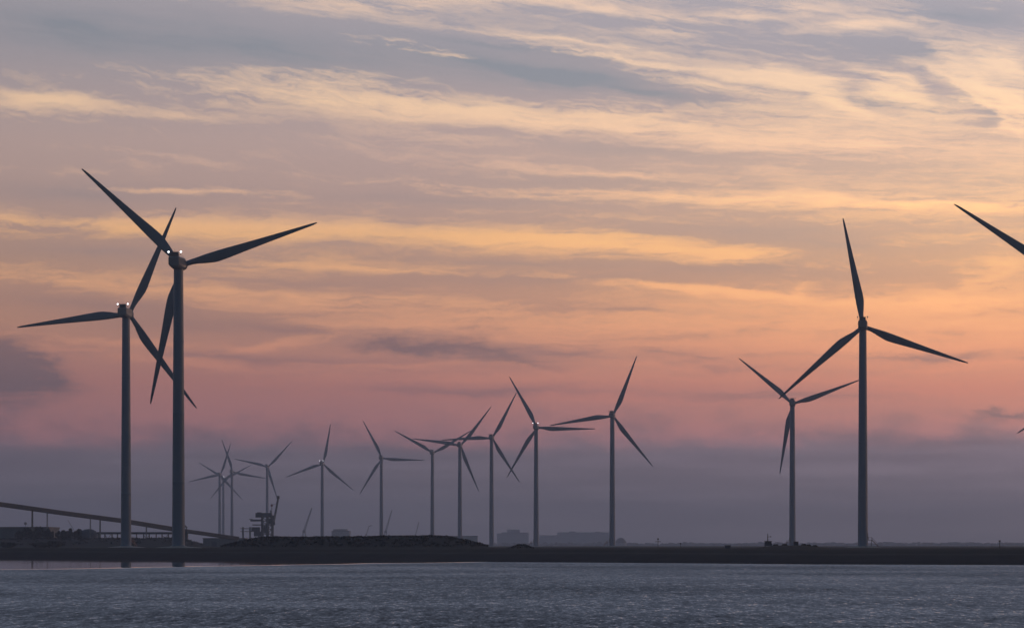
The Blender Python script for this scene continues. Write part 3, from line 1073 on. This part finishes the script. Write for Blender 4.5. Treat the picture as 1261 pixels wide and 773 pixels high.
# far tree line, one mass in the haze
mb = MB()
rnd = random.Random(3)
for k in range(2600):
    px = rnd.uniform(-80, 1340)
    D = rnd.uniform(7200, 8200)
    hgt = Z(667.6 - 1.6 * mn.noise(Vector((px * .035, .5, 0))) - 1.3 * max(0, mn.noise(Vector((px * .16, 7.5, 0)))), 7600)
    if px < 600:
        hgt *= .75
    x, zc = X(px, D), rnd.uniform(1.5, max(3.0, hgt - 2))
    rr_ = rnd.uniform(2.0, 4.2)
    vs = []
    for q in range(8):
        a = q * pi / 4
        vs.append((x + rr_ * 1.6 * cos(a) * rnd.uniform(.7, 1.2), D + rnd.uniform(-3, 3), zc + rr_ * sin(a) * rnd.uniform(.6, 1.1)))
    vs.append((x, D - rr_, zc)); vs.append((x, D + rr_, zc))
    mb.add(vs, [(i, (i + 1) % 8, 8) for i in range(8)] + [((i + 1) % 8, i, 9) for i in range(8)])
tag(mb.build('treeline', M['leaf']), 'faint far line of trees along the horizon', 'trees', kind='stuff')


# ------------------------------------------------------------------ trees, shrubs and scrub
def leaf_cluster(mb, c, rx, ry, rz, n, size, rnd):
    for _ in range(n):
        while True:
            p = Vector((rnd.uniform(-1, 1), rnd.uniform(-1, 1), rnd.uniform(-1, 1)))
            if .15 < p.length < 1:
                break
        p = Vector((c[0] + p.x * rx, c[1] + p.y * ry, c[2] + p.z * rz))
        a = Vector((rnd.gauss(0, 1), rnd.gauss(0, 1), rnd.gauss(0, 1))).normalized()
        b_ = a.cross(Vector((rnd.gauss(0, 1), rnd.gauss(0, 1), rnd.gauss(0, 1)))).normalized()
        s = size * rnd.uniform(.6, 1.3)
        mb.add([p - a * s, p + b_ * s * .6, p + a * s, p - b_ * s * .6], [(0, 1, 2, 3)])


def bush(name, px, D, py_top, w_px, label, cat, group, spiky=False):
    rnd = random.Random(int(px * 31 + D))
    g = ground_at(px, D)
    r = empty(name, (X(px, D), D, g))
    tag(r, label, cat, group)
    H = Z(py_top, D) - g
    w = w_px / F * D / 2
    mb = MB()
    nl = 4 if not spiky else 2
    for i in range(nl):
        a = rnd.uniform(0, 2 * pi)
        mb.tube((0, 0, -.2), (cos(a) * w * .5, sin(a) * w * .5, H * rnd.uniform(.5, .8)), .16 if H > 3 else .07, .05, 6)
    mb.tube((0, 0, -.3), (0, 0, H * .6), .2 if H > 3 else .09, .06, 7)
    mb.build('trunk', M['bark'], r)
    mb = MB()
    if spiky:
        for i in range(5):
            f = i / 5
            leaf_cluster(mb, (rnd.uniform(-.2, .2), 0, H * (.2 + .75 * f)), w * (1 - f * .75), w * (1 - f * .75), H * .16, 60, .34, rnd)
    else:
        leaf_cluster(mb, (0, 0, H * .42), w * .8, w * .8, H * .42, 260, .42, rnd)
        for i in range(9):
            a = rnd.uniform(0, 2 * pi); q = rnd.uniform(.35, .85)
            hz = H * rnd.uniform(.35, .86)
            leaf_cluster(mb, (cos(a) * w * q, sin(a) * w * q, hz), w * .36, w * .36, min(H * .2, H - hz + .2), 70, .36, rnd)
    mb.build('crown', M['leaf'], r)


TL = "trees on the embankment"
for px, D, top, w, lab in [
    (24, 1560, 651.6, 15, 'broad dark tree at the warehouse end of the embankment row'),
    (33, 1570, 649.2, 12, 'rounded dark tree second in the row before the warehouse'),
    (41, 1555, 652.0, 12, 'dark tree right under the thick conveyor trestle'),
    (48, 1565, 648.2, 11, 'tallest dark tree of the row, just past the thick conveyor trestle'),
    (57, 1560, 650.6, 12, 'dark tree under the thin conveyor trestle'),
    (63, 1555, 653.0, 8, 'short dark tree closing the dense part of the row'),
    (97.5, 1560, 651.2, 8, 'single dark tree leaning against the round-roofed hall'),
]:
    bush('tree', px, D, top, w, lab, 'tree', TL)
for px, D, top, w, lab in [
    (74, 1550, 652.2, 12, 'low rounded shrub first after the dense trees'),
    (80.5, 1555, 653.2, 10, 'flat shrub second after the dense trees'),
    (86.5, 1550, 650.6, 7, 'tallest shrub midway between the dense trees and the round-roofed hall'),
    (91.5, 1555, 653.4, 9, 'short shrub next to the single leaning tree'),
]:
    bush('shrub', px, D, top, w, lab, 'shrub', 'shrubs on the embankment')
for px, D, top, w, lab in [
    (66, 1260, 664.8, 34, 'wide dark shrub low on the land below the trees'),
    (50, 1250, 668.0, 26, 'flat dark shrub beside the wide one below the trees'),
    (10, 1240, 667.5, 22, 'low dark shrub below the warehouse'),
]:
    bush('shrub', px, D, top, w, lab, 'shrub', 'shrubs on the low land')
for px, D, top, w, lab in [
    (990, 815, 671.2, 4.5, 'largest round shrub on the mound, next to the kiosk'),
    (996, 815, 672.2, 4, 'small shrub on the mound beyond the largest one'),
    (1003.5, 815, 672.9, 4, 'lowest last shrub at the end of the mound'),
    (966, 815, 671.4, 6, 'flat wide shrub on the mound at the tower foot'),
    (955, 815, 672.2, 5, 'first low shrub where the mound rises past the cabin'),
]:
    bush('shrub', px, D, top, w, lab, 'shrub', 'shrubs on the mound')

mb = MB()
rnd = random.Random(11)
for k2 in range(1500):
    px = rnd.uniform(258, 612)
    s = rnd.uniform(48, 165)
    D = interp(SHORE, px) + s
    g = land_z(px, s)
    if g < 3.9:
        continue
    hh = rnd.uniform(.2, .5) * (1.0 + .6 * mn.noise(Vector((px * .08, s * .05, 0))))
    leaf_cluster(mb, (X(px, D), D, g + hh * .5), rnd.uniform(.6, 1.5), 1.0, hh * .7, 9, .38, rnd)
for k2 in range(500):
    px = rnd.uniform(-40, 262)
    s = rnd.uniform(440, 620)
    D = interp(SHORE, px) + s
    g = land_z(px, s)
    if g < 4.5:
        continue
    leaf_cluster(mb, (X(px, D), D, g + .3), rnd.uniform(.8, 1.8), 1.0, .5, 8, .42, rnd)
for k2 in range(90):
    px = rnd.uniform(628, 656)
    D = interp(SHORE, px) + rnd.uniform(62, 105)
    leaf_cluster(mb, (X(px, D), D, ground_at(px, D) + .1), .6, .6, .25, 8, .25, rnd)
tag(mb.build('undergrowth', M['scrub']), 'dark low scrub covering the banks', 'scrub', kind='stuff')

# ------------------------------------------------------------------ small things on the dike
D = 1050
g = ground_at(945.5, D)
cb = empty('lookout_cabin', (X(945.6, D), D, g))
tag(cb, 'small dark lookout cabin with a thin mast, standing on short legs on the dike', 'cabin')


def cxp(px): return X(px, D) - cb.location.x
def czp(py): return Z(py, D) - g


mb = MB()
for px in (942.3, 949.4):
    for y in (-1.2, 1.2):
        mb.bar((cxp(px), y, -.5), (cxp(px), y, czp(671.3)), .3)
mb.build('leg', M['dark_steel'], cb)
mb = MB()
mb.box((cxp(941.6), -1.6, czp(671.6)), (cxp(950.2), 1.6, czp(668.8)))
mb.box((cxp(942.2), -1.4, czp(667.2)), (cxp(949.6), 1.4, czp(666.2)))
for px in (942.3, 944.6, 947.2, 949.5):
    mb.bar((cxp(px), -1.4, czp(668.8)), (cxp(px), -1.4, czp(667.2)), .18)
    mb.bar((cxp(px), 1.4, czp(668.8)), (cxp(px), 1.4, czp(667.2)), .18)
mb.build('body', M['cladding_dark'], cb)
MB().box((cxp(942.4), -1.3, czp(668.8)), (cxp(949.4), 1.3, czp(667.2))).build('window', M['window'], cb)
MB().box((cxp(941.4), -1.7, czp(666.2)), (cxp(950.4), 1.7, czp(665.6))).build('roof', M['roof'], cb)
mb = MB()
mb.tube((cxp(945.4), 0, czp(665.7)), (cxp(945.4), 0, czp(656.5)), .18, .10, 8)
mb.bar((cxp(945.4), 0, czp(660.6)), (cxp(950), 0, czp(660.4)), .12)
mb.bar((cxp(949), 0, czp(661)), (cxp(949), 0, czp(659.8)), .3)
mb.build('mast', M['dark_steel'], cb)


def pole(px, D, top, label, cross=None):
    g = ground_at(px, D)
    r = empty('marker_pole', (X(px, D), D, g))
    tag(r, label, 'pole')
    h = Z(top, D) - g
    MB().tube((0, 0, -.4), (0, 0, h), .10, .06, 8).build('shaft', M['dark_steel'], r)
    mb = MB()
    if cross:
        mb.bar((-.8, 0, h * cross), (.8, 0, h * cross), .12)
    mb.box((-.22, -.22, h), (.22, .22, h + .35))
    mb.build('top_mark', M['dark_steel'], r)


pole(810.3, 900, 664.0, 'thin pole with a crossbar alone on the dike, past the domed hall', .78)
pole(1231, 790, 666.6, 'thin bare pole on the dike near the frame edge')
pole(838, 920, 669.6, 'short faint stake on the dike next to the crossbar pole')

D = 2700
g = 3.3
fm = empty('floodlight_mast', (X(31.5, D), D, g))
tag(fm, 'faint mast with a round lamp head above the warehouse roof', 'lamp post')
MB().tube((0, 0, 0), (0, 0, Z(645.5, D) - g), .3, .18, 8).build('shaft', M['steel'], fm)
mb = MB().lathe([(.2, -1.3), (1.2, -.8), (1.3, .5), (.3, 1.1)], 12, c=(0, 0, Z(644, D) - g))
mb.build('lamp_head', M['steel'], fm)

D = 880
g = ground_at(896, D)
hu = empty('low_hut', (X(896, D), D, g))
tag(hu, 'tiny low flat-roofed hut on the dike between pole and cabin', 'hut')
MB().box((-.75, -.6, -.3), (.75, .6, .75)).build('wall', M['cladding_dark'], hu)
MB().box((-.9, -.75, .75), (.9, .75, .87)).build('roof', M['roof'], hu)

# shed at the stair foot of the right-hand turbine: a cable box
# ------------------------------------------------------------------ haze
hm = bpy.data.materials.new('thin_haze')
hm.use_nodes = True
hm.node_tree.nodes.clear()
t = NT(hm.node_tree)
pv = t.new('ShaderNodeVolumePrincipled')
pv.inputs['Color'].default_value = (.68, .79, 1.0, 1)
pv.inputs['Density'].default_value = 1.6e-4
pv.inputs['Anisotropy'].default_value = 0.5
out = t.new('ShaderNodeOutputMaterial')
t.put(out.inputs['Volume'], pv.outputs[0])
mb = MB().box((-12500, -3200, -2.6), (12500, 12400, 158))
hz = mb.build('haze', hm)
tag(hz, 'thin dusk haze', 'haze', kind='stuff')
